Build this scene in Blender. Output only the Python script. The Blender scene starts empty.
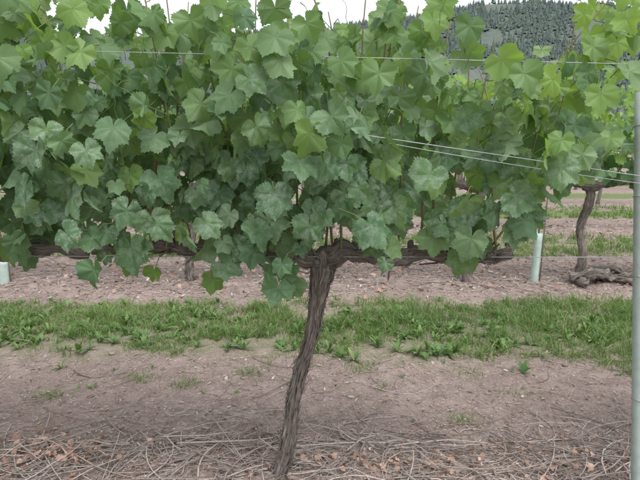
import bpy, math, random
import numpy as np
from mathutils import Vector
R = np.random.RandomState(7)
random.seed(7)
scene = bpy.context.scene

# ------------------------------------------------------------------ helpers
class Acc:
    def __init__(s):
        s.v=[];s.loops=[];s.tot=[];s.c=[];s.var=[];s.n=0
    def add(s,V,F,C=None,VAR=None):
        V=np.asarray(V,float).reshape(-1,3);k=len(V)
        for f in F:
            f=np.asarray(f)
            if f.size==0: continue
            s.loops.append((f+s.n).ravel()); s.tot.append(np.full(len(f),f.shape[1]))
        s.v.append(V)
        s.c.append(np.zeros((k,3)) if C is None else np.asarray(C,float).reshape(-1,3))
        if VAR is None: VAR=np.zeros((k,3))
        VAR=np.asarray(VAR,float)
        if VAR.ndim==1: VAR=np.tile(VAR,(k,1))
        s.var.append(VAR); s.n+=k
    def build(s,name,mat,parent=None,smooth=True):
        me=bpy.data.meshes.new(name)
        V=np.concatenate(s.v);L=np.concatenate(s.loops).astype(np.int32);T=np.concatenate(s.tot).astype(np.int32)
        me.vertices.add(len(V));me.vertices.foreach_set('co',V.astype(np.float32).ravel())
        me.loops.add(len(L));me.loops.foreach_set('vertex_index',L)
        me.polygons.add(len(T))
        st=np.concatenate([[0],np.cumsum(T)[:-1]]).astype(np.int32)
        me.polygons.foreach_set('loop_start',st)
        try: me.polygons.foreach_set('loop_total',T)
        except Exception: pass
        me.polygons.foreach_set('use_smooth',np.full(len(T),smooth))
        a=me.attributes.new('tc','FLOAT_VECTOR','POINT');a.data.foreach_set('vector',np.concatenate(s.c).astype(np.float32).ravel())
        a=me.attributes.new('var','FLOAT_VECTOR','POINT');a.data.foreach_set('vector',np.concatenate(s.var).astype(np.float32).ravel())
        me.update(calc_edges=True);me.validate()
        ob=bpy.data.objects.new(name,me);scene.collection.objects.link(ob)
        me.materials.append(mat)
        if parent: ob.parent=parent
        return ob

def empty(name,loc=(0,0,0)):
    e=bpy.data.objects.new(name,None);scene.collection.objects.link(e);e.empty_display_size=.1
    return e

_tab=np.random.RandomState(3).rand(256,256)
def vnoise(x,y):
    x=np.asarray(x,float);y=np.asarray(y,float)
    xi=np.floor(x).astype(int);yi=np.floor(y).astype(int);fx=x-xi;fy=y-yi
    fx=fx*fx*(3-2*fx);fy=fy*fy*(3-2*fy)
    g=lambda a,b:_tab[a%256,b%256]
    return (g(xi,yi)*(1-fx)+g(xi+1,yi)*fx)*(1-fy)+(g(xi,yi+1)*(1-fx)+g(xi+1,yi+1)*fx)*fy
def fbm(x,y,o=4):
    r=0;a=.5
    for i in range(o):
        r=r+a*vnoise(x*2**i+17.3*i,y*2**i+5.1*i);a*=.5
    return r
def nrm(a): return a/np.maximum(np.linalg.norm(a,axis=-1,keepdims=True),1e-9)

def smooth_path(P,n):
    P=np.asarray(P,float);m=len(P)
    t=np.linspace(0,m-1,n);out=[]
    for u in t:
        i=min(int(u),m-2);f=u-i
        p0=P[max(i-1,0)];p1=P[i];p2=P[i+1];p3=P[min(i+2,m-1)]
        out.append(.5*((2*p1)+(-p0+p2)*f+(2*p0-5*p1+4*p2-p3)*f*f+(-p0+3*p1-3*p2+p3)*f**3))
    return np.array(out)

def tube(acc,P,r,seg=6,var=(0,0,0),ridge=0,seed=0,cap=True,ridgefreq=9):
    P=np.asarray(P,float);n=len(P)
    r=np.broadcast_to(np.asarray(r,float),(n,)).copy()
    T=np.gradient(P,axis=0);T=nrm(T)
    ref=np.array([0,0,1.]) if abs(T[:,2]).mean()<.75 else np.array([0,1.,0])
    A=nrm(np.cross(T,ref));B=np.cross(T,A)
    ang=np.linspace(0,2*np.pi,seg,endpoint=False)
    s=np.concatenate([[0],np.cumsum(np.linalg.norm(np.diff(P,axis=0),axis=1))])
    rr=np.tile(r[:,None],(1,seg))
    if ridge:
        aa=ang[None,:];ss=s[:,None]
        ca=(np.cos(aa+ss*2.6));sa=np.sin(aa+ss*2.6)
        n1=vnoise((ca+2)*ridgefreq*.5+seed,(sa+2)*ridgefreq*.5+ss*5)-.5
        n2=vnoise((ca+2)*ridgefreq*1.3+seed*3,(sa+2)*ridgefreq*1.3+ss*11)-.5
        n3=vnoise((ca+2)*.9+seed*2,(sa+2)*.9+ss*22+0*ca)-.5
        rr=rr*(1+ridge*(1.1*n1+.7*n2+.9*n3))
    V=P[:,None,:]+rr[...,None]*(np.cos(ang)[None,:,None]*A[:,None,:]+np.sin(ang)[None,:,None]*B[:,None,:])
    C=np.stack([np.tile(np.cos(ang),(n,1)),np.tile(np.sin(ang),(n,1)),np.tile(s[:,None],(1,seg))],-1)
    i=np.arange(n-1)[:,None]*seg;j=np.arange(seg)[None,:];k=(j+1)%seg
    F=np.stack([i+j,i+k,i+seg+k,i+seg+j],-1).reshape(-1,4)
    fs=[F]
    V=V.reshape(-1,3);C=C.reshape(-1,3)
    if cap:
        V=np.vstack([V,P[-1]+T[-1]*r[-1]*.4,P[0]-T[0]*r[0]*.4]);C=np.vstack([C,[0,0,s[-1]],[0,0,0]])
        e=(n-1)*seg;q=np.arange(seg);q2=(q+1)%seg
        fs.append(np.stack([e+q,e+q2,np.full(seg,n*seg)],-1));fs.append(np.stack([q2,q,np.full(seg,n*seg+1)],-1))
    acc.add(V,fs,C,np.array(var,float))

# ------------------------------------------------------------------ leaf templates
KA=[0,9,19,28,38,50,60,70,79,90,100,114,135,150,160,168,175,180]
KR=[1.02,.93,.84,.78,.82,.91,.85,.77,.74,.76,.80,.73,.66,.60,.53,.38,.15,.05]
def leaf_template(N,rings,rs,teeth=.030,depth=1.0):
    th=np.linspace(-180,180,N,endpoint=False)
    a=np.abs(th);Rr=np.zeros(N)
    for sgn in (-1,1):
        kr=np.array(KR)*(1+rs.uniform(-.05,.05,len(KR)));kr[0]=1.02
        kr[2:5]-=np.array([.5,1,.4])*.16*depth*rs.rand();kr[7:9]-=.09*depth*rs.rand()
        m=(np.sign(th)==sgn)|((th==0)&(sgn==1))|((a==180)&(sgn==1));Rr[m]=np.interp(a[m],KA,kr)
    idx=np.arange(N)
    Rr=Rr+np.where((idx-N//2)%2==0,teeth,-teeth)*(a<165)*rs.uniform(.4,1.5,N)
    Rr*=1+.05*np.sin(np.radians(th)+rs.rand()*6)
    t=np.radians(th);fr=np.array(rings)
    X=np.concatenate([[0],(fr[:,None]*Rr*np.sin(t)).ravel()])
    Y=np.concatenate([[0],(fr[:,None]*Rr*np.cos(t)).ravel()])
    va=np.radians([0,50,-50,100,-100])
    cr=np.stack([np.abs(X*np.cos(v)-Y*np.sin(v))+1e3*((X*np.sin(v)+Y*np.cos(v))<-.001) for v in va])
    dt=np.stack([X*np.sin(v)+Y*np.cos(v) for v in va])
    k=cr.argmin(0);vd=cr.min(0);dd=np.take_along_axis(dt,k[None],0)[0]
    vd=np.minimum(vd,.6)
    s=dd-.75*vd
    rad=np.sqrt(X**2+Y**2)
    Z=.26*np.minimum(vd,.16)-.22*Y*np.abs(Y)*rs.uniform(.0,1.9)-rs.uniform(-.55,.65)*X*X
    Z+= .10*np.sin(3*np.arctan2(X,Y)+rs.rand()*6)*rad + .04*np.sin(rs.randint(5,9)*np.arctan2(X,Y)+rs.rand()*6)*rad**2
    edge=np.concatenate([[0],np.repeat(fr,N)])
    V=np.stack([X,Y,Z],-1);C=np.stack([vd,s,edge],-1)
    j=np.arange(N);k2=(j+1)%N
    fs=[np.stack([np.zeros(N,int),1+k2,1+j],-1)]
    q=[]
    for i in range(len(fr)-1):
        b=1+i*N;q.append(np.stack([b+j,b+k2,b+N+k2,b+N+j],-1))
    if q: fs.append(np.concatenate(q))
    return V,fs,C
rs=np.random.RandomState(11)
HI=[leaf_template(72,[.3,.6,.85,1],rs) for _ in range(14)]
MID=[leaf_template(36,[.5,1],rs,teeth=.015) for _ in range(6)]
LO=[leaf_template(18,[1],rs,teeth=0) for _ in range(4)]
def place_leaves(acc,T,pos,tip,nor,size,var):
    Yv=nrm(tip);Z=nrm(nor-(nor*Yv).sum(-1,keepdims=True)*Yv);Xv=np.cross(Yv,Z)
    ti=R.randint(len(T),size=len(pos))
    asp=R.uniform(.86,1.12,len(pos))
    for k,(V,F,C) in enumerate(T):
        m=np.where(ti==k)[0]
        if len(m)==0: continue
        B=np.stack([Xv[m]*asp[m][:,None],Yv[m],Z[m]*R.uniform(.6,1.4,(len(m),1))],1)
        W=np.einsum('vk,nkc->nvc',V,B)*size[m][:,None,None]+pos[m][:,None,:]
        nv=len(V);off=(np.arange(len(m))*nv)
        fs=[(off[:,None,None]+f[None]).reshape(-1,f.shape[1]) for f in F]
        acc.add(W.reshape(-1,3),fs,np.tile(C,(len(m),1)),np.repeat(var[m],nv,0))

# ------------------------------------------------------------------ materials
def newmat(name):
    m=bpy.data.materials.new(name);m.use_nodes=True;nt=m.node_tree
    nt.nodes.clear();return m,nt
class NB:
    def __init__(s,nt): s.nt=nt
    def n(s,t,**k):
        x=s.nt.nodes.new(t)
        for a,b in k.items(): setattr(x,a,b)
        return x
    def put(s,sock,v):
        if isinstance(v,bpy.types.NodeSocket): s.nt.links.new(v,sock)
        elif v is not None:
            if isinstance(v,(tuple,list)) and len(v)==3 and len(sock.default_value)==4: v=(*v,1)
            sock.default_value=v
    def math(s,op,a,b=None,c=None,clamp=False):
        x=s.n('ShaderNodeMath',operation=op,use_clamp=clamp);s.put(x.inputs[0],a)
        if b is not None: s.put(x.inputs[1],b)
        if c is not None: s.put(x.inputs[2],c)
        return x.outputs[0]
    def mix(s,f,a,b,bt='MIX'):
        x=s.n('ShaderNodeMix',data_type='RGBA',blend_type=bt);s.put(x.inputs[0],f);s.put(x.inputs[6],a);s.put(x.inputs[7],b);return x.outputs[2]
    def noise(s,vec,scale,det=4,rough=.55,out=0,dist=0):
        x=s.n('ShaderNodeTexNoise');s.put(x.inputs['Vector'],vec);x.inputs['Scale'].default_value=scale;x.inputs['Detail'].default_value=det;x.inputs['Roughness'].default_value=rough;x.inputs['Distortion'].default_value=dist;return x.outputs[out]
    def ramp(s,f,a,b,lo=0.,hi=1.):
        x=s.n('ShaderNodeMapRange',interpolation_type='SMOOTHSTEP');s.put(x.inputs[0],f);x.inputs[1].default_value=a;x.inputs[2].default_value=b;x.inputs[3].default_value=lo;x.inputs[4].default_value=hi;return x.outputs[0]
    def vmul(s,v,t):
        x=s.n('ShaderNodeVectorMath',operation='MULTIPLY');s.put(x.inputs[0],v);x.inputs[1].default_value=t;return x.outputs[0]
    def attr(s,name):
        return s.n('ShaderNodeAttribute',attribute_name=name).outputs['Vector']
    def sep(s,v):
        x=s.n('ShaderNodeSeparateXYZ');s.put(x.inputs[0],v);return x.outputs
    def bump(s,h,st=.5,d=.01):
        x=s.n('ShaderNodeBump');s.put(x.inputs['Height'],h);x.inputs['Strength'].default_value=st;x.inputs['Distance'].default_value=d;return x.outputs[0]
    def bsdf(s,col,rough=.8,normal=None,spec=.3):
        x=s.n('ShaderNodeBsdfPrincipled');s.put(x.inputs['Base Color'],col);s.put(x.inputs['Roughness'],rough);x.inputs['Specular IOR Level'].default_value=spec
        if normal is not None: s.put(x.inputs['Normal'],normal)
        return x.outputs[0]
    def out(s,sh):
        o=s.n('ShaderNodeOutputMaterial');s.nt.links.new(sh,o.inputs[0])
    def pos(s): return s.n('ShaderNodeNewGeometry').outputs['Position']

def leaf_material(name,detail=True):
    m,nt=newmat(name);b=NB(nt)
    va=b.sep(b.attr('var'));tc=b.sep(b.attr('tc'));P=b.pos()
    tone,young_backlit,dust=va[0],va[1],va[2]  # second channel: leaf youth plus painted backlight
    mature=b.mix(tone,(.044,.108,.046),(.105,.188,.078))
    yg=b.mix(tone,(.14,.255,.055),(.23,.36,.09))
    col=b.mix(young_backlit,mature,yg)
    if detail:
        n1=b.noise(P,30,2)
        col=b.mix(b.ramp(n1,.35,.75,0,.35),col,b.mix(young_backlit,(.12,.19,.10),(.24,.34,.09)))
        w=b.math('MULTIPLY_ADD',tc[2],-.010,.017)
        v1=b.math('SUBTRACT',1.,b.math('DIVIDE',tc[0],w),clamp=True)
        fr=b.math('ABSOLUTE',b.math('SUBTRACT',b.math('FRACT',b.math('MULTIPLY',tc[1],6.5)),.5))
        v2=b.math('MULTIPLY',b.ramp(fr,.0,.07,1,0),.5)
        vein=b.math('MAXIMUM',v1,v2)
        col=b.mix(b.math('MULTIPLY',vein,.45),col,(.24,.34,.17))
        nz=b.noise(P,300,2,.75)
        big=b.ramp(b.noise(P,45,2,.7),.38,.66)
        sp=b.ramp(nz,.48,.62)
        ds=b.math('MULTIPLY',b.math('MULTIPLY',b.math('MULTIPLY_ADD',sp,.50,.22),big),dust)
        col=b.mix(ds,col,(.36,.43,.38))
        h=b.math('SUBTRACT',b.math('MULTIPLY',nz,.5),vein)
        nor=b.bump(h,.45,.0022)
    else: nor=None
    bf=b.n('ShaderNodeNewGeometry').outputs['Backfacing']
    col=b.mix(b.math('MULTIPLY',bf,.55),col,(.18,.26,.16))
    rough=b.math('MULTIPLY_ADD',dust,.12,.50)
    p=b.bsdf(col,rough,nor,.36)
    tr=b.n('ShaderNodeBsdfTranslucent')
    tcx=b.mix(young_backlit,(.18,.36,.05),(.42,.64,.08))
    if detail: tcx=b.mix(b.math('MULTIPLY',vein,.5),tcx,(.10,.2,.04))
    b.put(tr.inputs[0],tcx)
    ms=b.n('ShaderNodeMixShader');b.put(ms.inputs[0],b.math('MULTIPLY_ADD',young_backlit,.20,.25));nt.links.new(p,ms.inputs[1]);nt.links.new(tr.outputs[0],ms.inputs[2])
    b.out(ms.outputs[0]);return m
M_leaf=leaf_material('vine_leaf');M_leafd=leaf_material('vine_leaf_far',False)

def bark_material(name,c1,c2,c3):
    m,nt=newmat(name);b=NB(nt);tc=b.attr('tc')
    n1=b.noise(b.vmul(tc,(3.2,3.2,9)),2.2,5,.65);n2=b.noise(b.vmul(tc,(9,9,14)),2.,3,.6)
    col=b.mix(b.ramp(n1,.35,.60),c1,c2);col=b.mix(b.ramp(n2,.48,.70,0,.85),col,c3)
    b.out(b.bsdf(col,.92,b.bump(b.math('ADD',n1,b.math('MULTIPLY',n2,.6)),.9,.008),.15));return m
M_bark=bark_material('vine_bark',(.060,.049,.044),(.215,.185,.165),(.39,.35,.32))

def simple_var(name,a,c,a2=None,rough=.8,scale=60,transl=0):
    m,nt=newmat(name);b=NB(nt);va=b.sep(b.attr('var'));P=b.pos()
    col=b.mix(va[0],a,c)
    if a2: col=b.mix(va[1],col,a2)
    n=b.noise(P,scale,1);col=b.mix(b.ramp(n,.35,.7,0,.3),col,tuple(x*.5 for x in a))
    sh=b.bsdf(col,rough,None,.25)
    if transl:
        tr=b.n('ShaderNodeBsdfTranslucent');b.put(tr.inputs[0],b.mix(.5,col,(.4,.6,.06)))
        ms=b.n('ShaderNodeMixShader');ms.inputs[0].default_value=transl;nt.links.new(sh,ms.inputs[1]);nt.links.new(tr.outputs[0],ms.inputs[2]);sh=ms.outputs[0]
    b.out(sh);return m
M_shoot=simple_var('green_shoot',(.12,.19,.06),(.19,.13,.08),(.25,.18,.12),.6)
M_twig=simple_var('dry_cane',(.16,.135,.12),(.46,.40,.365),(.26,.15,.11),.9,80)
M_chip=simple_var('wood_chip',(.17,.135,.12),(.52,.46,.43),(.24,.13,.10),.95,80)
M_grass=simple_var('grass_blade',(.085,.165,.050),(.19,.285,.095),(.40,.38,.23),.6,8,.25)
M_weed=simple_var('weed_leaf',(.07,.15,.05),(.16,.26,.09),(.3,.35,.15),.55,30,.2)
M_dead=simple_var('dead_leaf',(.32,.18,.145),(.52,.36,.29),(.22,.16,.13),.85,60,.1)

def metal(name,col,rough=.5,met=.6):
    m,nt=newmat(name);b=NB(nt);x=b.n('ShaderNodeBsdfPrincipled')
    n=b.noise(b.pos(),30,4);b.put(x.inputs['Base Color'],b.mix(b.ramp(n,.35,.7,0,.5),col,tuple(c*.7 for c in col)));x.inputs['Roughness'].default_value=rough;x.inputs['Metallic'].default_value=met
    b.out(x.outputs[0]);return m
M_wire=metal('galvanised_wire',(.34,.36,.38),.5,.4)
M_post=metal('pale_post_paint',(.34,.41,.385),.6,0)
M_tube=metal('pale_green_plastic',(.42,.53,.48),.5,0)

# ground
m,nt=newmat('vineyard_soil');b=NB(nt);P=b.pos();s=b.sep(P);M_ground=m
n_l=b.noise(P,1.3,4,.6);n_m=b.noise(P,9,4,.65);n_f=b.noise(P,70,4,.7);n_ff=b.noise(P,260,2,.7)
soil=b.mix(b.ramp(n_m,.35,.65),(.255,.195,.172),(.355,.285,.258))
soil=b.mix(b.ramp(n_l,.4,.6,0,.5),soil,(.225,.175,.155))
soil=b.mix(b.ramp(n_f,.5,.7,0,.75),soil,(.48,.41,.375))
soil=b.mix(b.ramp(n_ff,.3,.45,.7,0),soil,(.12,.09,.075))
ph=b.math('ABSOLUTE',b.math('SUBTRACT',b.math('FRACT',b.math('ADD',b.math('DIVIDE',b.math('SUBTRACT',s[1],3.42),2.8),.5)),.5))
ph=b.math('MULTIPLY',ph,2.8)
ph=b.math('ADD',ph,b.math('MULTIPLY',b.math('SUBTRACT',n_l,.5),.6));ph=b.math('ADD',ph,b.math('MULTIPLY',b.math('SUBTRACT',n_m,.5),.7))
g=b.ramp(ph,.30,.62,1,0)
far=b.ramp(s[1],6,9,0,1)
g=b.math('MULTIPLY',g,b.math('MULTIPLY_ADD',far,.50,.38))
gcol=b.mix(b.ramp(n_f,.3,.7),(.08,.13,.045),(.18,.24,.09))
far2=b.ramp(s[1],60,110)
g=b.math('MAXIMUM',g,b.math('MULTIPLY',far2,.75))
col=b.mix(g,soil,gcol)
h=b.math('ADD',b.math('MULTIPLY',n_m,1.),b.math('ADD',b.math('MULTIPLY',n_f,.5),b.math('MULTIPLY',n_ff,.2)))
b.out(b.bsdf(col,.95,b.bump(h,.8,.03),.1))

m,nt=newmat('hazy_hill_slope');b=NB(nt);P=b.pos();M_hill=m
n=b.noise(P,.02,4,.6);n2=b.noise(P,.12,4,.7)
col=b.mix(b.ramp(n,.4,.6),(.105,.128,.112),(.085,.112,.100));col=b.mix(b.ramp(n2,.45,.65,0,.5),col,(.14,.155,.135))  # bluish grey aerial haze painted into the slope colours
b.out(b.bsdf(col,1.,None,0))
M_con=simple_var('hazy_conifer_needles',(.085,.115,.105),(.115,.148,.130),None,1.,.5)  # needle colours greyed to paint in the haze of distance

# ------------------------------------------------------------------ ground sheet
def gh(x,y):
    x=np.asarray(x,float);y=np.asarray(y,float)
    near=np.clip((14-np.abs(y))/8,0,1)
    d=np.abs(((y-1.78)/2.8+.5)%1-.5)*2.8
    berm=.035*np.exp(-(d/.35)**2)
    return near*((fbm(x*2.2,y*2.2,3)-.45)*.06+(fbm(x*11+9,y*11,3)-.45)*.028)+berm*np.clip((40-np.abs(y))/20,0,1)-.012
def axis(a,b,fine,lo,hi):
    f=np.arange(a,b+1e-6,fine);st=fine;L=[];p=b
    while p<hi: st*=1.22;p+=st;L.append(p)
    st=fine;K=[];p=a
    while p>lo: st*=1.22;p-=st;K.append(p)
    return np.concatenate([K[::-1],f,L])
gx=axis(-3.2,3.6,.022,-2500,2500);gy=axis(1.2,6.6,.022,-600,3000)
GX,GY=np.meshgrid(gx,gy);GZ=gh(GX,GY)
a=Acc();nx,ny=len(gx),len(gy)
i=np.arange(ny-1)[:,None]*nx;j=np.arange(nx-1)[None,:]
a.add(np.stack([GX,GY,GZ],-1),[np.stack([i+j,i+j+1,i+nx+j+1,i+nx+j],-1).reshape(-1,4)])
a.build('ground',M_ground)

# ------------------------------------------------------------------ hills
def hill_h(x,y):
    ridge=np.interp(x,[-1600,-700,-420,-250,-100,0,90,200,330,480,700,1000,1700],[95,118,122,104,120,116,134,152,146,120,128,112,80])
    p=np.clip((y-260)/400,0,1);p=p*p*(3-2*p)
    back=np.clip(1-(y-680)/700,0.1,1)
    return ridge*p*back*(.90+.22*fbm(x*.010+3,y*.010,4))-1
hx=np.linspace(-1700,1700,170);hy=np.linspace(240,1300,60)
HX,HY=np.meshgrid(hx,hy);a=Acc();nx,ny=len(hx),len(hy)
i=np.arange(ny-1)[:,None]*nx;j=np.arange(nx-1)[None,:]
a.add(np.stack([HX,HY,hill_h(HX,HY)],-1),[np.stack([i+j,i+j+1,i+nx+j+1,i+nx+j],-1).reshape(-1,4)])
a.build('hills',M_hill)
a=Acc()
N=80000;x=R.uniform(-900,950,N);y=R.uniform(300,760,N)
m=(fbm(x*.02,y*.02,3)+.30*R.rand(N)>.54)&(np.abs(x)<y*1.0+60)
x=x[m];y=y[m];N=len(x);z=hill_h(x,y);H=3+6*R.rand(N)**1.6;w=H*R.uniform(.20,.40,N);tn=R.rand(N)
for (b0,t0,ww) in [(.02,.66,1),(.34,1.0,.62)]:
    sg=5;an=np.linspace(0,2*np.pi,sg,endpoint=False)[None]+R.rand(N,1)*6
    rr=(w*ww)[:,None]*R.uniform(.6,1.3,(N,sg))
    V=np.stack([x[:,None]+rr*np.cos(an),y[:,None]+rr*np.sin(an),(z+H*b0)[:,None]+R.uniform(-.10,.10,(N,sg))*H[:,None]],-1)
    ap=np.stack([x+R.normal(0,.2,N),y,z+H*t0],-1)[:,None,:];V=np.concatenate([V,ap],1)
    q=np.arange(sg);f=np.stack([q,(q+1)%sg,np.full(sg,sg)],-1)
    F=(np.arange(N)*(sg+1))[:,None,None]+f[None]
    a.add(V.reshape(-1,3),[F.reshape(-1,3)],None,np.repeat(np.stack([tn,0*tn,0*tn],-1),sg+1,0))
a.build('hillside_conifer_forest',M_con,smooth=False)

# ------------------------------------------------------------------ canopy outline of the near row (z limits as function of x)
PXB=np.array([0,30,60,95,110,130,150,175,200,230,262,275,287,298,318,350,380,400,412,440,465,490,515,535,555,575,585])
PYB=np.array([252,262,230,220,240,262,254,236,252,268,252,285,296,276,228,226,256,230,226,240,270,242,226,210,198,188,100])
def z_of(py):
    v=(240-py)/520.;dy=.9813+v*.1925;dz=-.1925+v*.9813;return 1.29+1.78/dy*dz
def x_of(px): return (px-320)*.00342
BX=x_of(PXB);BZ=z_of(PYB)
PXT=np.array([0,60,100,125,150,180,210,240,270,300,330,360,385,405,430,455,480,520,545,565,590])
PYT=np.array([-50,-40,-30,15,10,18,28,5,25,15,28,15,0,40,5,55,68,55,45,35,20])
TX=x_of(PXT);TZ=z_of(PYT)
def mask_main(x,z):
    return (z>np.interp(x,BX,BZ))&(z<np.interp(x,TX,TZ))
def mask_gen(seed):
    def f(x,z):
        lo=.90+.14*(vnoise(x*5+seed,z*0)-.5)*2;hi=1.78+.22*(vnoise(x*6+seed,z*0+9)-.5)*2
        return (z>lo)&(z<hi)
    return f

def make_leaves(acc,pacc,y0,xl,xr,zl,zh,mask,T,layers,spacing,szr,seed,young_backlit_gain=1.,dustg=1.,sparse=None):
    rs=np.random.RandomState(seed)
    for (d,face,keep) in layers:
        nx=int((xr-xl)/spacing)+1;nz=int((zh-zl)/spacing)+1
        gx,gz=np.meshgrid(np.arange(nx),np.arange(nz))
        x=xl+(gx+.5*(gz%2)+rs.uniform(-.6,.6,gx.shape))*spacing;z=zl+(gz+rs.uniform(-.6,.6,gx.shape))*spacing
        x=x.ravel();z=z.ravel()
        sz=szr[0]+(szr[1]-szr[0])*rs.rand(len(x))**.9
        sm=rs.rand(len(x))<.16;sz[sm]*=.60
        m=mask(x,z-sz*.75)&mask(x,z)&(rs.rand(len(x))<keep)
        m&=(vnoise(x*11+seed+d*40,z*11)>.18)
        if sparse is not None: m&=(rs.rand(len(x))<sparse(x,z))
        x=x[m];z=z[m];sz=sz[m];n=len(x)
        if n==0: continue
        y=y0+d+rs.uniform(-.08,.08,n)+.06*np.sin(x*9+z*4)
        rel=(z-.9)/.85
        rn=lambda s:rs.normal(0,s,n)
        up=.45+.25*rel
        nor=np.stack([rn(.55),face*np.ones(n)+rn(.2),up+rn(.45)],-1)
        if face==0: nor=np.stack([rn(.6),rn(.6),.7+rn(.3)],-1)
        tip=np.stack([rn(.55),face*.28+rn(.3),-1+rn(.25)+.5*(face==0)],-1)
        fl=rs.rand(n)<.12+.14*np.clip(rel,0,1);nor[fl]=np.stack([rn(1.)[fl],rn(1.)[fl],np.abs(rn(.6))[fl]],-1)
        young_backlit=np.clip((rel-.50)*1.0+rn(.22),0,1)*young_backlit_gain
        rb=rs.rand(n)<.09;young_backlit[rb]=rs.uniform(.35,.85,rb.sum())
        backlit_right=np.clip((x-.30)/.35,0,1)*(rs.rand(n)<.6)*(z>1.1)  # backlit glow of the upper right canopy, painted in as yellow-green leaf colour
        young_backlit=np.clip(young_backlit+.48*backlit_right*young_backlit_gain,0,1)
        dust=np.clip(1.0-np.abs(rel-.22)*1.7+rn(.28)-.4*np.clip((np.abs(x)-.45)/.5,0,1),0.0,1)*dustg*(face<0)
        var=np.stack([rs.rand(n),young_backlit,dust],-1)
        sz=sz*(1-.22*young_backlit)
        pos=np.stack([x,y,z],-1)
        place_leaves(acc,T,pos,tip,nor,sz,var)
        if pacc is not None:
            for k in range(n):
                e=pos[k]+np.array([rs.normal(0,.03),-face*rs.uniform(.05,.10)+rs.normal(0,.02),rs.uniform(-.03,.05)])
                mid=(pos[k]+e)/2+np.array([0,0,rs.uniform(0,.025)])
                tube(pacc,[pos[k],mid,e],[.0012,.0014,.0018],4,(.2+.5*rs.rand(),.0,0),cap=False)

def shoots(acc,y0,xs,ztops,seed,seg=6,zbase=.92):
    rs=np.random.RandomState(seed)
    for x,zt in zip(xs,ztops):
        n=7;dx=rs.normal(0,.07);dy=rs.normal(0,.06)
        t=np.linspace(0,1,n)
        P=np.stack([x+dx*t+.02*np.sin(t*5+rs.rand()*6),y0+dy*t+.03*np.sin(t*4+rs.rand()*6)-.02,zbase+(zt-zbase)*t],-1)
        P=smooth_path(P,16);tube(acc,P,np.linspace(.0048,.0018,16),seg,(rs.uniform(.1,.9),rs.rand()*.4,0))

def bark_strips(acc,P,r,n,seed):
    rs=np.random.RandomState(seed);P=np.asarray(P);m=len(P)
    T=nrm(np.gradient(P,axis=0))
    for _ in range(n):
        L=rs.randint(5,16);i=rs.randint(0,max(1,m-L));an=rs.rand()*6.28;w=rs.uniform(.0015,.0045)
        V=[];C=[]
        dr=rs.normal(0,.3);lift=rs.uniform(.004,.022)
        for k in range(L):
            t=T[i+k] if i+k<m else T[-1];p=P[min(i+k,m-1)]
            ref=np.array([0,1.,0]) if abs(t[2])>.7 else np.array([0,0,1.])
            A=nrm(np.cross(t,ref));B=np.cross(t,A);aa=an+dr*k/L
            o=np.cos(aa)*A+np.sin(aa)*B;sd=-np.sin(aa)*A+np.cos(aa)*B
            rr=r[min(i+k,m-1)]*1.08+.002+lift*((k/(L-1)-.5)*2)**4
            ww=w*(1-.7*abs(k/(L-1)-.5)*2)
            V+= [p+o*rr-sd*ww,p+o*(rr+.0015),p+o*rr+sd*ww]
            C+=[[np.cos(aa),np.sin(aa),k*.01+an],[np.cos(aa+.1),np.sin(aa+.1),k*.01+an],[np.cos(aa+.2),np.sin(aa+.2),k*.01+an]]
        q=[]
        for k in range(L-1):
            b0=k*3;q+=[[b0,b0+1,b0+4,b0+3],[b0+1,b0+2,b0+5,b0+4]]
        acc.add(V,[np.array(q)],C,(rs.rand(),0,0))

def woody(parent,trunk,rt,arms,seed,seg=44,nt_=90,strips=120,spur=14):
    a=Acc()
    P=smooth_path(trunk,nt_);r=np.interp(np.linspace(0,1,nt_),np.linspace(0,1,len(rt)),rt)
    if strips>100: P[:,0]+=(vnoise(np.arange(nt_)*.13,np.zeros(nt_))-.5)*.026
    tube(a,P,r,seg,(0,0,0),ridge=.48,seed=seed)
    if strips: bark_strips(a,P,r,strips,seed)
    a.build('trunk',M_bark,parent)
    a=Acc();rs=np.random.RandomState(seed)
    for arm,ra in arms:
        n=int(nt_*1.2);P=smooth_path(arm,n)
        P=P+np.stack([0*P[:,0],(vnoise(np.arange(n)*.16+seed,np.zeros(n))-.5)*.03,(vnoise(np.arange(n)*.16+seed,np.zeros(n)+7)-.5)*.035],-1)
        r=np.interp(np.linspace(0,1,n),np.linspace(0,1,len(ra)),ra)*(.8+.5*vnoise(np.arange(n)*.28+seed,np.zeros(n)+3))
        tube(a,P,r,max(12,seg//2),(0,0,0),ridge=.5,seed=seed+5)
        if strips: bark_strips(a,P,r,strips//2,seed+3)
        for k in range(spur):
            i=rs.randint(3,n-2);p=P[i];up=np.array([rs.normal(0,.5),rs.normal(0,.5),1.]);up/=np.linalg.norm(up)
            L=rs.uniform(.02,.06)
            tube(a,smooth_path([p,p+up*L*.5+rs.normal(0,.004,3),p+up*L],6),np.array([1.2,1,.9,.85,1.1,.9])*rs.uniform(.008,.014),10,(0,0,0),ridge=.4,seed=k)
            if rs.rand()<.7:
                d=np.array([rs.normal(0,1),rs.normal(0,.6),rs.normal(0,.5)]);d/=np.linalg.norm(d);L=rs.uniform(.03,.12)
                tube(a,[p,p+d*L*.5+rs.normal(0,.006,3),p+d*L],[.004,.0035,.0025],6,(0,0,0))
    a.build('cordon',M_bark,parent)

Y1=1.78
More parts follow.
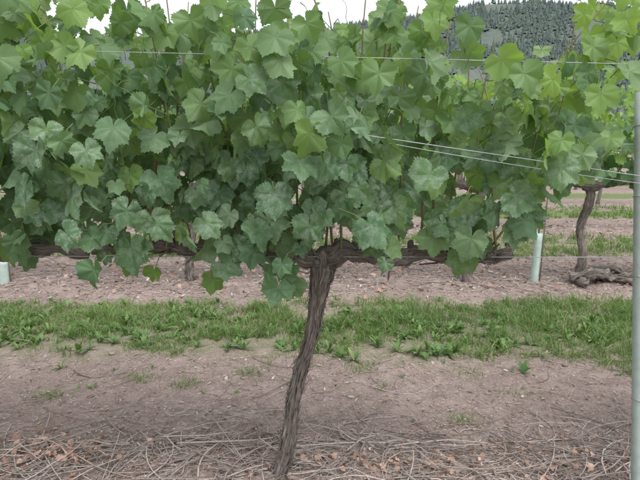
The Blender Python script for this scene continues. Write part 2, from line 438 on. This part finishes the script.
# ---------------- main vine
e=empty('grapevine')
woody(e,[(-.150,Y1,-.05),(-.145,Y1,.08),(-.108,Y1+.01,.25),(-.080,Y1,.42),(-.030,Y1-.01,.60),(-.006,Y1,.74),(0,Y1,.83),(-.004,Y1,.90)],
      [.032,.026,.023,.021,.020,.022,.030,.038,.030],
      [([(0.02,Y1,.865),(-.10,Y1,.895),(-.25,Y1+.01,.905),(-.42,Y1,.915),(-.60,Y1,.91),(-.80,Y1,.90)],[.034,.028,.024,.020,.018,.013]),
       ([(-.02,Y1,.865),(.10,Y1,.895),(.25,Y1-.01,.885),(.42,Y1,.895),(.56,Y1,.88),(.67,Y1,.892)],[.034,.027,.025,.025,.023,.017])],21,strips=230,spur=24)
a=Acc();pa=Acc()
sp=lambda x,z: np.where((x>.38)&(z>1.08),.72,1.)*np.where((x>.22)&(x<.38)&(z>1.2)&(z<1.5),.75,1.)*np.where(z>1.6,.82,1.)
make_leaves(a,pa,Y1,-1.0,.95,.6,1.80,mask_main,HI,[(-.21,-1,.84),(-.12,-1,.92),(-.02,0,.40),(.08,1,.55),(.18,1,.60)],.065,(.048,.077),5,sparse=sp)
def leaf_list(L,a,pa,seed):
    rs=np.random.RandomState(seed)
    n=len(L);L=np.array(L)
    pos=L[:,:3];sz=L[:,3];yg=L[:,4]
    nor=np.stack([rs.normal(0,.3,n),-np.ones(n),.4+rs.normal(0,.2,n)],-1);tip=np.stack([rs.normal(0,.3,n),rs.normal(-.2,.1,n),-np.ones(n)],-1)
    place_leaves(a,HI,pos,tip,nor,sz,np.stack([rs.rand(n),yg,L[:,5]],-1))
    for p in pos: tube(pa,[p,p+np.array([.01,.05,.05]),p+np.array([.0,.14,.08])],[.0012,.0015,.0018],4,(.3,0,0),cap=False)
leaf_list([(-.085,Y1-.10,.81,.062,.2,.3),(-.36,Y1-.08,.82,.055,.6,0),(-.31,Y1-.05,.86,.045,.7,0),(-.63,Y1-.08,.87,.045,.5,0),(-.57,Y1-.05,.84,.04,.6,0),
           (.47,Y1-.1,.90,.065,.3,.6),(.18,Y1-.14,.97,.08,.1,1.),(.37,Y1-.12,.97,.065,.2,.4),
           (.93,Y1-.05,1.60,.055,.9,0),(.99,Y1-.1,1.68,.065,.8,0),(1.02,Y1,1.60,.055,.8,0),(.88,Y1,1.70,.055,.9,0),(.95,Y1-.05,1.74,.065,.8,0),(.80,Y1-.1,1.66,.05,.9,0),(1.06,Y1-.05,1.72,.06,.6,0),(.90,Y1-.12,1.64,.05,.5,0)],a,pa,3)
a.build('leaves',M_leaf,e);pa.build('leaf_stalks',M_shoot,e)
a=Acc()
xs=np.linspace(-.8,.68,26)+R.normal(0,.015,26)
shoots(a,Y1,xs,np.interp(xs,TX,TZ)+R.uniform(-.1,.10,26),9)
for P in [[(-.10,Y1,.92),(-.13,Y1,1.3),(-.20,Y1-.03,1.55),(-.30,Y1-.05,1.85)],[(.02,Y1,.92),(.05,Y1,1.3),(.02,Y1-.05,1.6),(-.08,Y1-.06,1.85)],
          [(.22,Y1,.92),(.20,Y1,1.4),(.24,Y1-.03,1.85)],[(.52,Y1,.92),(.60,Y1-.05,1.2),(.74,Y1-.05,1.5),(.93,Y1-.05,1.75)],[(.60,Y1,.92),(.72,Y1-.05,1.15),(.78,Y1-.05,1.4),(.80,Y1-.05,1.7)],
          [(-.45,Y1,.92),(-.47,Y1-.1,1.3),(-.55,Y1-.1,1.85)],[(-.08,Y1-.02,.92),(-.10,Y1-.1,.87),(-.09,Y1-.14,.80)],[(-.34,Y1,.92),(-.36,Y1-.06,.89),(-.37,Y1-.1,.82)]]:
    tube(a,smooth_path(P,20),np.linspace(.0045,.002,20),6,(.6,.5,0))
for _ in range(40):
    x=R.uniform(-.9,.8);z=R.uniform(1.2,1.62);y=Y1+R.uniform(-.25,-.1);t=np.linspace(0,1,14);c=R.uniform(4,12)
    tube(a,np.stack([x+.05*t*R.normal()+.008*np.cos(c*t)*t,y-.04*t+.0*t,z+.08*t+.008*np.sin(c*t)*t],-1),np.linspace(.0011,.0005,14),4,(.1,0,0),cap=False)
a.build('shoots',M_shoot,e)

def side_vine(x0,y0,seed,xl,xr,T,tmpl_sp,szr,mat,arm=(.8,.8),layers=None,strips=60,seg=28,hi=False,sparse=None,mask=None,yg=1.):
    rs=np.random.RandomState(seed);e=empty('grapevine')
    j=rs.normal(0,.02,8)
    woody(e,[(x0-.05,y0,-.05),(x0-.04+j[0],y0+j[1],.25),(x0+j[2],y0+j[3],.5),(x0+.01,y0,.72),(x0,y0,.9)],[.042,.033,.029,.029,.036,.03],
          [([(x0,y0,.86),(x0-arm[0]*.3,y0,.905),(x0-arm[0]*.7,y0,.90),(x0-arm[0],y0,.905)],[.036,.028,.025,.016]),
           ([(x0,y0,.86),(x0+arm[1]*.3,y0,.905),(x0+arm[1]*.7,y0,.90),(x0+arm[1],y0,.905)],[.036,.028,.025,.016])],seed,seg=seg,nt_=50,strips=strips,spur=8)
    a=Acc();pa=Acc() if hi else None
    make_leaves(a,pa,y0,xl,xr,.75,1.95,mask or mask_gen(seed),T,layers or [(-.19,-1,.85),(-.08,-1,.6),(.06,1,.5),(.17,1,.7)],tmpl_sp,szr,seed+50,sparse=sparse,young_backlit_gain=yg)
    a.build('leaves',mat,e)
    if hi: pa.build('leaf_stalks',M_shoot,e)
    a=Acc();k=max(2,int((xr-xl)/.09));xs=np.linspace(xl,xr,k)+rs.normal(0,.02,k)
    shoots(a,y0,xs,rs.uniform(1.5,1.98,k),seed+8,5)
    a.build('shoots',M_shoot,e)
    return e
side_vine(-1.76,Y1,31,-2.8,-.98,HI,.072,(.052,.082),M_leaf,arm=(.85,.95),hi=True)
side_vine(2.2,Y1,33,1.42,3.1,MID,.085,(.06,.09),M_leaf,arm=(.7,.85))
# ---------------- second row
Y2=4.56
spb=lambda x,z: np.full_like(x,.92)
for k,(x0,l,r_) in enumerate([(-5.6,-6.6,-4.7),(-3.9,-4.7,-2.9),(-1.13,-2.9,.1),(1.40,.1,1.95),(2.36,1.95,3.1),(4.1,3.1,4.9),(5.7,4.9,6.8)]):
    side_vine(x0,Y2,60+k,l,r_,MID,.088,(.055,.085),M_leafd,arm=(min(x0-l,.9),min(r_-x0,.9)),strips=30,seg=20,sparse=spb,yg=1.15)

# ---------------- distant rows
a=Acc();tr=Acc()
for k in range(2,15):
    y=Y1+2.8*k;W=y*.78+3
    lay=[(-.18,-1,.8),(.05,1,.5)] if k<6 else [(-.15,-1,.9)]
    make_leaves(a,None,y,-W,W,.8,1.95,mask_gen(k*13),LO,lay,.11 if k<5 else .17,(.07,.10) if k<5 else (.11,.16),100+k)
    for x in np.arange(-W,W,1.5):
        xx=x+R.normal(0,.1)
        tube(tr,smooth_path([(xx-.03,y,-.02),(xx+R.normal(0,.03),y,.4),(xx,y,.9)],6),[.045,.035,.032,.03,.034,.03],7,(0,0,0))
    P=[(x,y+R.normal(0,.01),.9+R.normal(0,.012)) for x in np.arange(-W,W,.4)]
    tube(tr,P,.024,6)
e=empty('distant_vineyard_rows');a.build('foliage',M_leafd,e);tr.build('trunks',M_bark,e)

# ------------------------------------------------------------------ trellis
def sag(x0,z0,x1,z1,y,s=.0,n=24):
    t=np.linspace(0,1,n);return np.stack([x0+(x1-x0)*t,np.full(n,y)+.004*np.sin(t*9),z0+(z1-z0)*t-s*4*t*(1-t)],-1)
e=empty('trellis_wires');a=Acc()
tube(a,sag(-4,1.615,4,1.435,Y1-.17),.0012,5)
tube(a,sag(-4,.895,4,.882,Y1-.03),.0014,5)
tube(a,sag(.05,1.31,1.05,1.165,Y1-.23,.0),.0013,5)
tube(a,sag(.20,1.275,1.05,1.145,Y1-.25,.006),.0010,5)
tube(a,sag(1.05,1.165,3.6,1.17,Y1-.2,.0),.0014,5)
tube(a,sag(-1.2,1.30,.05,1.31,Y1+.0,.0),.0014,5)
for z,dy in((1.0,-.05),(.93,.03),(1.25,-.2),(1.28,.2),(1.6,-.15)): tube(a,sag(-8,z+.03,8,z-.03,Y2+dy),.0024,5)
a.build('wires',M_wire,e)
def stake(name,base,top,w,mat):
    e=empty(name);a=Acc()
    base=np.array(base,float);top=np.array(top,float);prof=[]
    for t in np.linspace(-2.5,2.5,26): prof.append((w*math.sin(t)*1.0,-w*math.cos(t)))
    inner=[(x*.86,y*.86) for x,y in prof[::-1]];prof=prof+inner
    n=12
    ax=(top-base)
    V=[]
    for i in range(n):
        p=base+ax*i/(n-1)
        for x,y in prof: V.append(p+np.array([x,y,0]))
    k=len(prof);q=[]
    for i in range(n-1):
        for j in range(k):
            q.append([i*k+j,i*k+(j+1)%k,(i+1)*k+(j+1)%k,(i+1)*k+j])
    capq=[]
    h=k//2
    for j in range(h-1): capq.append([(n-1)*k+j,(n-1)*k+j+1,(n-1)*k+k-2-j,(n-1)*k+k-1-j])
    a.add(V,[np.array(q),np.array(capq)])
    a.build('stake_body',mat,e)
    a=Acc()
    for f in (.3,.6,.78,.93):
        p=base+ax*f;t=np.linspace(0,2*np.pi,14);tube(a,np.stack([p[0]+(w+.002)*np.cos(t),p[1]+(w+.002)*np.sin(t),p[2]+.004*np.sin(2*t)],-1),.0014,5,cap=False)
    a.build('wire_clips',M_wire,e)
    return e
stake('trellis_post',(1.160,Y1-.1,-.05),(1.003,Y1-.1,1.43),.019,M_post)
stake('trellis_post',(-3.1,Y1,-.05),(-3.1,Y1,1.9),.024,M_post)

def shelter(x,y,h,r):
    e=empty('vine_shelter_tube');a=Acc()
    an=np.linspace(0,2*np.pi,20,endpoint=False);zs=np.linspace(-.02,h,8);V=[]
    for z in zs: V+= [(x+.02*z+r*math.cos(t),y+r*math.sin(t),z) for t in an]
    for z in zs[::-1]: V+= [(x+.02*z+r*.93*math.cos(t),y+r*.93*math.sin(t),z) for t in an]
    q=[[i*20+j,i*20+(j+1)%20,(i+1)*20+(j+1)%20,(i+1)*20+j] for i in range(15) for j in range(20)]
    a.add(V,[np.array(q)]);a.build('tube_wall',M_tube,e)
    a=Acc();tube(a,[(x+.05,y,-.02),(x+.055,y,h*.6),(x+.06,y,h+.35)],.006,6);a.build('bamboo_stake',M_twig,e)
    a=Acc();tube(a,smooth_path([(x,y,0),(x+.01,y,.4),(x,y,.9)],10),.008,8);a.build('young_stem',M_bark,e)
shelter(1.92,Y2-.05,.47,.033);shelter(-2.83,Y2-.05,.22,.045);shelter(6.2,Y2,.5,.036)

# ------------------------------------------------------------------ litter on the ground
def twigs(acc,n,xr,yr,Lr,rr,v1p,seed,lift=.02,yw=None,pw=2.2):
    rs=np.random.RandomState(seed)
    for _ in range(n):
        x=rs.uniform(*xr);y=rs.uniform(*yr) if yw is None else rs.normal(*yw)
        L=Lr[0]+(Lr[1]-Lr[0])*rs.rand()**pw;an=rs.normal(0,.75) if rs.rand()<.6 else rs.rand()*6.28
        m=3 if L<.1 else 6;t=np.linspace(-.5,.5,m)
        bend=rs.normal(0,.16)*L
        px=x+L*t*math.cos(an)-bend*(t*2)**2*math.sin(an);py=y+L*t*math.sin(an)+bend*(t*2)**2*math.cos(an)
        r=rs.uniform(*rr)*(.6+.5*min(1,L/.3))
        z=gh(px,py)+r*.7+rs.rand()**2*lift*(1+rs.normal(0,.5)*t*2)
        if L>.15: z=z.mean()*.6+z*.4
        tube(acc,np.stack([px,py,z+rs.normal(0,r*.5,m)],-1),np.linspace(r,r*.6,m),4 if r<.002 else 5,(rs.rand(),float(rs.rand()<v1p)*rs.rand(),0))
a=Acc()
twigs(a,1900,(-2.1,2.2),None,(.05,.45),(.0012,.0034),.15,1,.04,yw=(1.86,.15),pw=1.6)
twigs(a,1100,(-1.9,2.0),(1.4,2.3),(.03,.16),(.0008,.002),.15,2,.02)
twigs(a,2100,(-2.3,2.6),(2.1,3.0),(.015,.16),(.0005,.0014),.15,3,.005)
twigs(a,80,(-2.3,2.6),(2.15,2.9),(.15,.4),(.0014,.0028),.15,33,.01)
twigs(a,1700,(-3.6,4.4),None,(.03,.35),(.0012,.0034),.15,4,.03,yw=(4.75,.35))
twigs(a,700,(-3.6,4.4),(3.9,6.0),(.03,.2),(.001,.003),.15,5,.02)
a.build('vine_prunings',M_twig)
a=Acc();rs=np.random.RandomState(8)
def chips(n,xr,yf,sr):
    x=rs.uniform(*xr,n);y=yf(n);L=rs.uniform(*sr,n)*(1+rs.rand(n)**4*2);w=L*rs.uniform(.08,.4,n);an=rs.rand(n)*6.28
    z=gh(x,y)+.002+rs.rand(n)*.01
    d=np.stack([np.cos(an),np.sin(an),rs.normal(0,.25,n)],-1)*L[:,None]/2;s_=np.stack([-np.sin(an),np.cos(an),rs.normal(0,.3,n)],-1)*w[:,None]/2
    p=np.stack([x,y,z],-1)
    V=np.stack([p-d,p-d*.3-s_,p+d*.6-s_*.8,p+d,p+d*.4+s_,p-d*.5+s_*.9],1)
    F=(np.arange(n)*6)[:,None]+np.arange(6)[None]
    va=np.stack([rs.rand(n)**1.4,(rs.rand(n)<.3)*rs.rand(n),0*x],-1)
    a.add(V.reshape(-1,3),[F],None,np.repeat(va,6,0))
chips(32000,(-2.4,2.8),lambda n:np.concatenate([rs.normal(1.85,.25,n//2),rs.uniform(1.4,3.0,n-n//2)]),(.003,.014))
chips(30000,(-4.2,5),lambda n:rs.normal(4.75,.5,n),(.006,.026))
chips(9000,(-8,9),lambda n:rs.normal(7.4,.5,n),(.02,.05))
a.build('wood_chip_mulch',M_chip,smooth=False)
a=Acc()
def dead(n,cx,cy,sx,sy,s0=.02,s1=.05):
    x=rs.normal(cx,sx,n);y=rs.normal(cy,sy,n);z=gh(x,y)+rs.uniform(.004,.03,n)
    nor=np.stack([rs.normal(0,.8,n),rs.normal(0,.8,n),np.ones(n)],-1);tip=np.stack([rs.normal(0,1,n),rs.normal(0,1,n),rs.normal(0,.5,n)],-1)
    place_leaves(a,MID,np.stack([x,y,z],-1),tip,nor,rs.uniform(s0,s1,n),np.stack([rs.rand(n),(rs.rand(n)<.4)*rs.rand(n),0*x],-1))
dead(170,-1.10,1.92,.13,.07,.008,.024);dead(60,.32,1.84,.16,.05,.008,.02);dead(40,-.2,1.83,.3,.06,.008,.02);dead(60,.9,1.85,.35,.07,.008,.02)
dead(260,0,4.8,2.6,.35,.012,.035)
a.build('dead_leaf_litter',M_dead)

# ------------------------------------------------------------------ grass
def blades(acc,x,y,h,w,lean,var):
    n=len(x);an=rs.rand(n)*6.28;z=gh(x,y)
    dx=np.cos(an);dy=np.sin(an);fa=rs.rand(n)*6.28
    sx=np.cos(fa)*w;sy=np.sin(fa)*w
    pts=[]
    for t,ww in((0,1),(.4,.9),(.75,.6),(1,0)):
        off=lean*h*t**2;cx=x+dx*off;cy=y+dy*off;cz=z+h*t*(1-.35*lean*t)
        if ww>0: pts+= [np.stack([cx-sx*ww,cy-sy*ww,cz],-1),np.stack([cx+sx*ww,cy+sy*ww,cz],-1)]
        else: pts+=[np.stack([cx,cy,cz],-1)]
    V=np.stack(pts,1);o=(np.arange(n)*7)[:,None]
    q=np.concatenate([o+np.array([0,1,3,2]),o+np.array([2,3,5,4])]);t3=o+np.array([4,5,6])
    acc.add(V.reshape(-1,3),[q,t3],None,np.repeat(var,7,0))
def tufts(acc,n,xr,yf,hr,wr,per,edge=None,thr=.30):
    x=rs.uniform(*xr,n);y=yf(n)
    k=fbm(x*1.9+4,y*3.2,3)+rs.normal(0,.06,n)
    m=k>thr
    if edge is not None: m&=edge(x,y)
    x=x[m];y=y[m];n=len(x);hh=rs.uniform(*hr,n)*(.4+1.2*vnoise(x*3.1,y*3.1));tone=np.clip(vnoise(x*2.3+7,y*4)*.9+rs.normal(0,.2,n),0,1);dryp=vnoise(x*1.7+30,y*3)
    X=np.repeat(x,per)+rs.normal(0,.024,n*per);Y=np.repeat(y,per)+rs.normal(0,.024,n*per)
    H=np.repeat(hh,per)*rs.uniform(.4,1.2,n*per)
    va=np.stack([np.clip(np.repeat(tone,per)*.7+rs.rand(n*per)*.3,0,1),(rs.rand(n*per)<.05+.28*np.repeat(dryp,per))*rs.rand(n*per),0*X],-1)
    blades(acc,X,Y,H,rs.uniform(*wr,n*per),rs.uniform(.1,1.3,n*per),va)
a=Acc()
edge=lambda x,y:(y<4.0)&((y-3.42)>-(.46+.45*(vnoise(x*2.3,x*0+2)-.5)+.40*(vnoise(x*9,y*9)-.5)))
tufts(a,5200,(-3.2,3.9),lambda n:rs.uniform(2.65,4.1,n),(.045,.115),(.0011,.0030),14,edge,.36)
tufts(a,3600,(-5.5,6.5),lambda n:rs.uniform(5.6,6.9,n),(.06,.11),(.002,.004),8)
tufts(a,2600,(-9,10),lambda n:rs.uniform(8.4,9.8,n),(.06,.12),(.004,.007),6)
# thin ragged front fringe of the strip
tufts(a,500,(-3.0,3.6),lambda n:2.98+rs.normal(0,.10,n),(.02,.06),(.0009,.002),9,None,.48)
for (cx,cy,k) in [(.23,2.78,5),(-.72,2.60,5),(.66,2.22,4),(1.28,2.95,6),(-1.4,2.5,4),(1.05,2.5,2),(-.4,2.72,4),(.85,2.75,3),(-1.0,2.7,5)]:
    n=k*22;X=rs.normal(cx,.045,n);Yy=rs.normal(cy,.035,n)
    blades(a,X,Yy,rs.uniform(.015,.05,n),rs.uniform(.001,.0022,n),rs.uniform(.2,1.4,n),np.stack([rs.rand(n),(rs.rand(n)<.2)*rs.rand(n),0*X],-1))
a.build('grass',M_grass,smooth=False)
a=Acc()
def rosette(cx,cy,n,L0):
    z0=float(gh(cx,cy));tone=rs.rand()
    for k in range(n):
        an=rs.rand()*6.28;L=L0*rs.uniform(.6,1.2);el=rs.uniform(.5,1.35);w=L*rs.uniform(.06,.14)
        d=np.array([math.cos(an)*math.cos(el),math.sin(an)*math.cos(el),math.sin(el)]);s_=np.array([-math.sin(an),math.cos(an),0])
        V=[]
        for i,t in enumerate(np.linspace(0,1,7)):
            ww=w*math.sin(min(1,t*1.0+.06)*math.pi*.93)**.8*(1 if i%2 else .7)
            c=np.array([cx,cy,z0])+d*L*t-np.array([0,0,1])*L*.35*t*t
            V+=[c-s_*ww+np.array([0,0,.15*ww]),c,c+s_*ww+np.array([0,0,.15*ww])]
        q=[]
        for i in range(6):
            b0=i*3;q+=[[b0,b0+1,b0+4,b0+3],[b0+1,b0+2,b0+5,b0+4]]
        a.add(V,[np.array(q)],None,(min(1,tone*.6+rs.rand()*.4),(rs.rand()<.1)*.6,0))
for _ in range(560):
    x=rs.uniform(-3.2,4.0);y=3.42+rs.normal(0,.25)
    if y<2.95 and rs.rand()<.8: y=3.1+rs.normal(0,.08)
    rosette(x,y,rs.randint(6,14),rs.uniform(.05,.12))
for x,y in [(.72,2.98),(.60,3.0),(.80,3.02),(1.15,3.05),(.2,2.9),(.67,3.05)]: rosette(x,y,14,.11)
for _ in range(25): rosette(rs.uniform(-2,2.4),rs.uniform(2.45,2.95),rs.randint(4,7),rs.uniform(.02,.05))
a.build('broadleaf_weeds',M_weed)

a=Acc()
import bmesh
bm=bmesh.new();bmesh.ops.create_icosphere(bm,subdivisions=2,radius=1);SV=np.array([v.co[:] for v in bm.verts]);SF=np.array([[v.index for v in f.verts] for f in bm.faces]);bm.free()
for _ in range(1300):
    x=rs.uniform(-2.4,2.8);y=rs.uniform(1.3,3.0) if rs.rand()<.8 else rs.uniform(4,5.6);s_=rs.uniform(.002,.008)*(1+rs.rand()**8*1.5)
    o=rs.rand(3)*50;k=1+.7*(vnoise(SV[:,0]*1.5+o[0],SV[:,1]*1.5+SV[:,2]*1.7+o[1])-.5)
    a.add(SV*k[:,None]*s_*np.array([1,rs.uniform(.7,1.1),.6])+np.array([x,y,float(gh(x,y))+s_*.25]),[SF],None,(rs.rand(),rs.rand()*.3,0))
M_clod=simple_var('soil_clod',(.20,.155,.135),(.34,.28,.25),None,.95,200)
a.build('soil_clods',M_clod)
e=empty('old_vine_wood');a=Acc()
for P,r in [([(2.25,4.5,.05),(2.45,4.45,.12),(2.6,4.5,.07),(2.8,4.45,.10)],.04),([(2.3,4.4,.04),(2.5,4.55,.06),(2.75,4.4,.05)],.035),([(2.35,4.6,.1),(2.6,4.5,.16),(2.72,4.5,.08)],.022)]:
    P=smooth_path(P,30);tube(a,P,r*(.75+.6*vnoise(np.arange(30)*.5,np.zeros(30)+r*99)),18,(0,0,0),ridge=.9,seed=4);bark_strips(a,P,np.full(30,r),25,5)
a.build('wood_pieces',M_bark,e)

# ------------------------------------------------------------------ light, sky, camera
EL,RO=math.radians(64),math.radians(150)
w=bpy.data.worlds.new('World');scene.world=w;w.use_nodes=True;nt=w.node_tree
bg=nt.nodes['Background'];sk=nt.nodes.new('ShaderNodeTexSky');sk.sky_type='NISHITA';sk.sun_disc=False;sk.sun_elevation=EL;sk.sun_rotation=RO;sk.dust_density=4
hs=nt.nodes.new('ShaderNodeHueSaturation');hs.inputs['Saturation'].default_value=.20;hs.inputs['Value'].default_value=2.1
nt.links.new(sk.outputs[0],hs.inputs['Color']);nt.links.new(hs.outputs[0],bg.inputs[0]);bg.inputs[1].default_value=.15
sl=bpy.data.lights.new('sun','SUN');sl.energy=1.15;sl.angle=math.radians(28);sl.color=(1,.97,.92)
so=bpy.data.objects.new('sun',sl);scene.collection.objects.link(so)
d=Vector((math.sin(RO)*math.cos(EL),math.cos(RO)*math.cos(EL),math.sin(EL)))
so.rotation_euler=d.to_track_quat('Z','Y').to_euler()
cd=bpy.data.cameras.new('camera');cam=bpy.data.objects.new('camera',cd);scene.collection.objects.link(cam)
cd.sensor_width=36;cd.lens=29.25;cd.clip_end=6000;cd.clip_start=.05
cam.location=(0,0,1.29);cam.rotation_euler=(math.radians(90-11.1),0,0)
scene.camera=cam
scene.view_settings.view_transform='Standard';scene.view_settings.look='None'
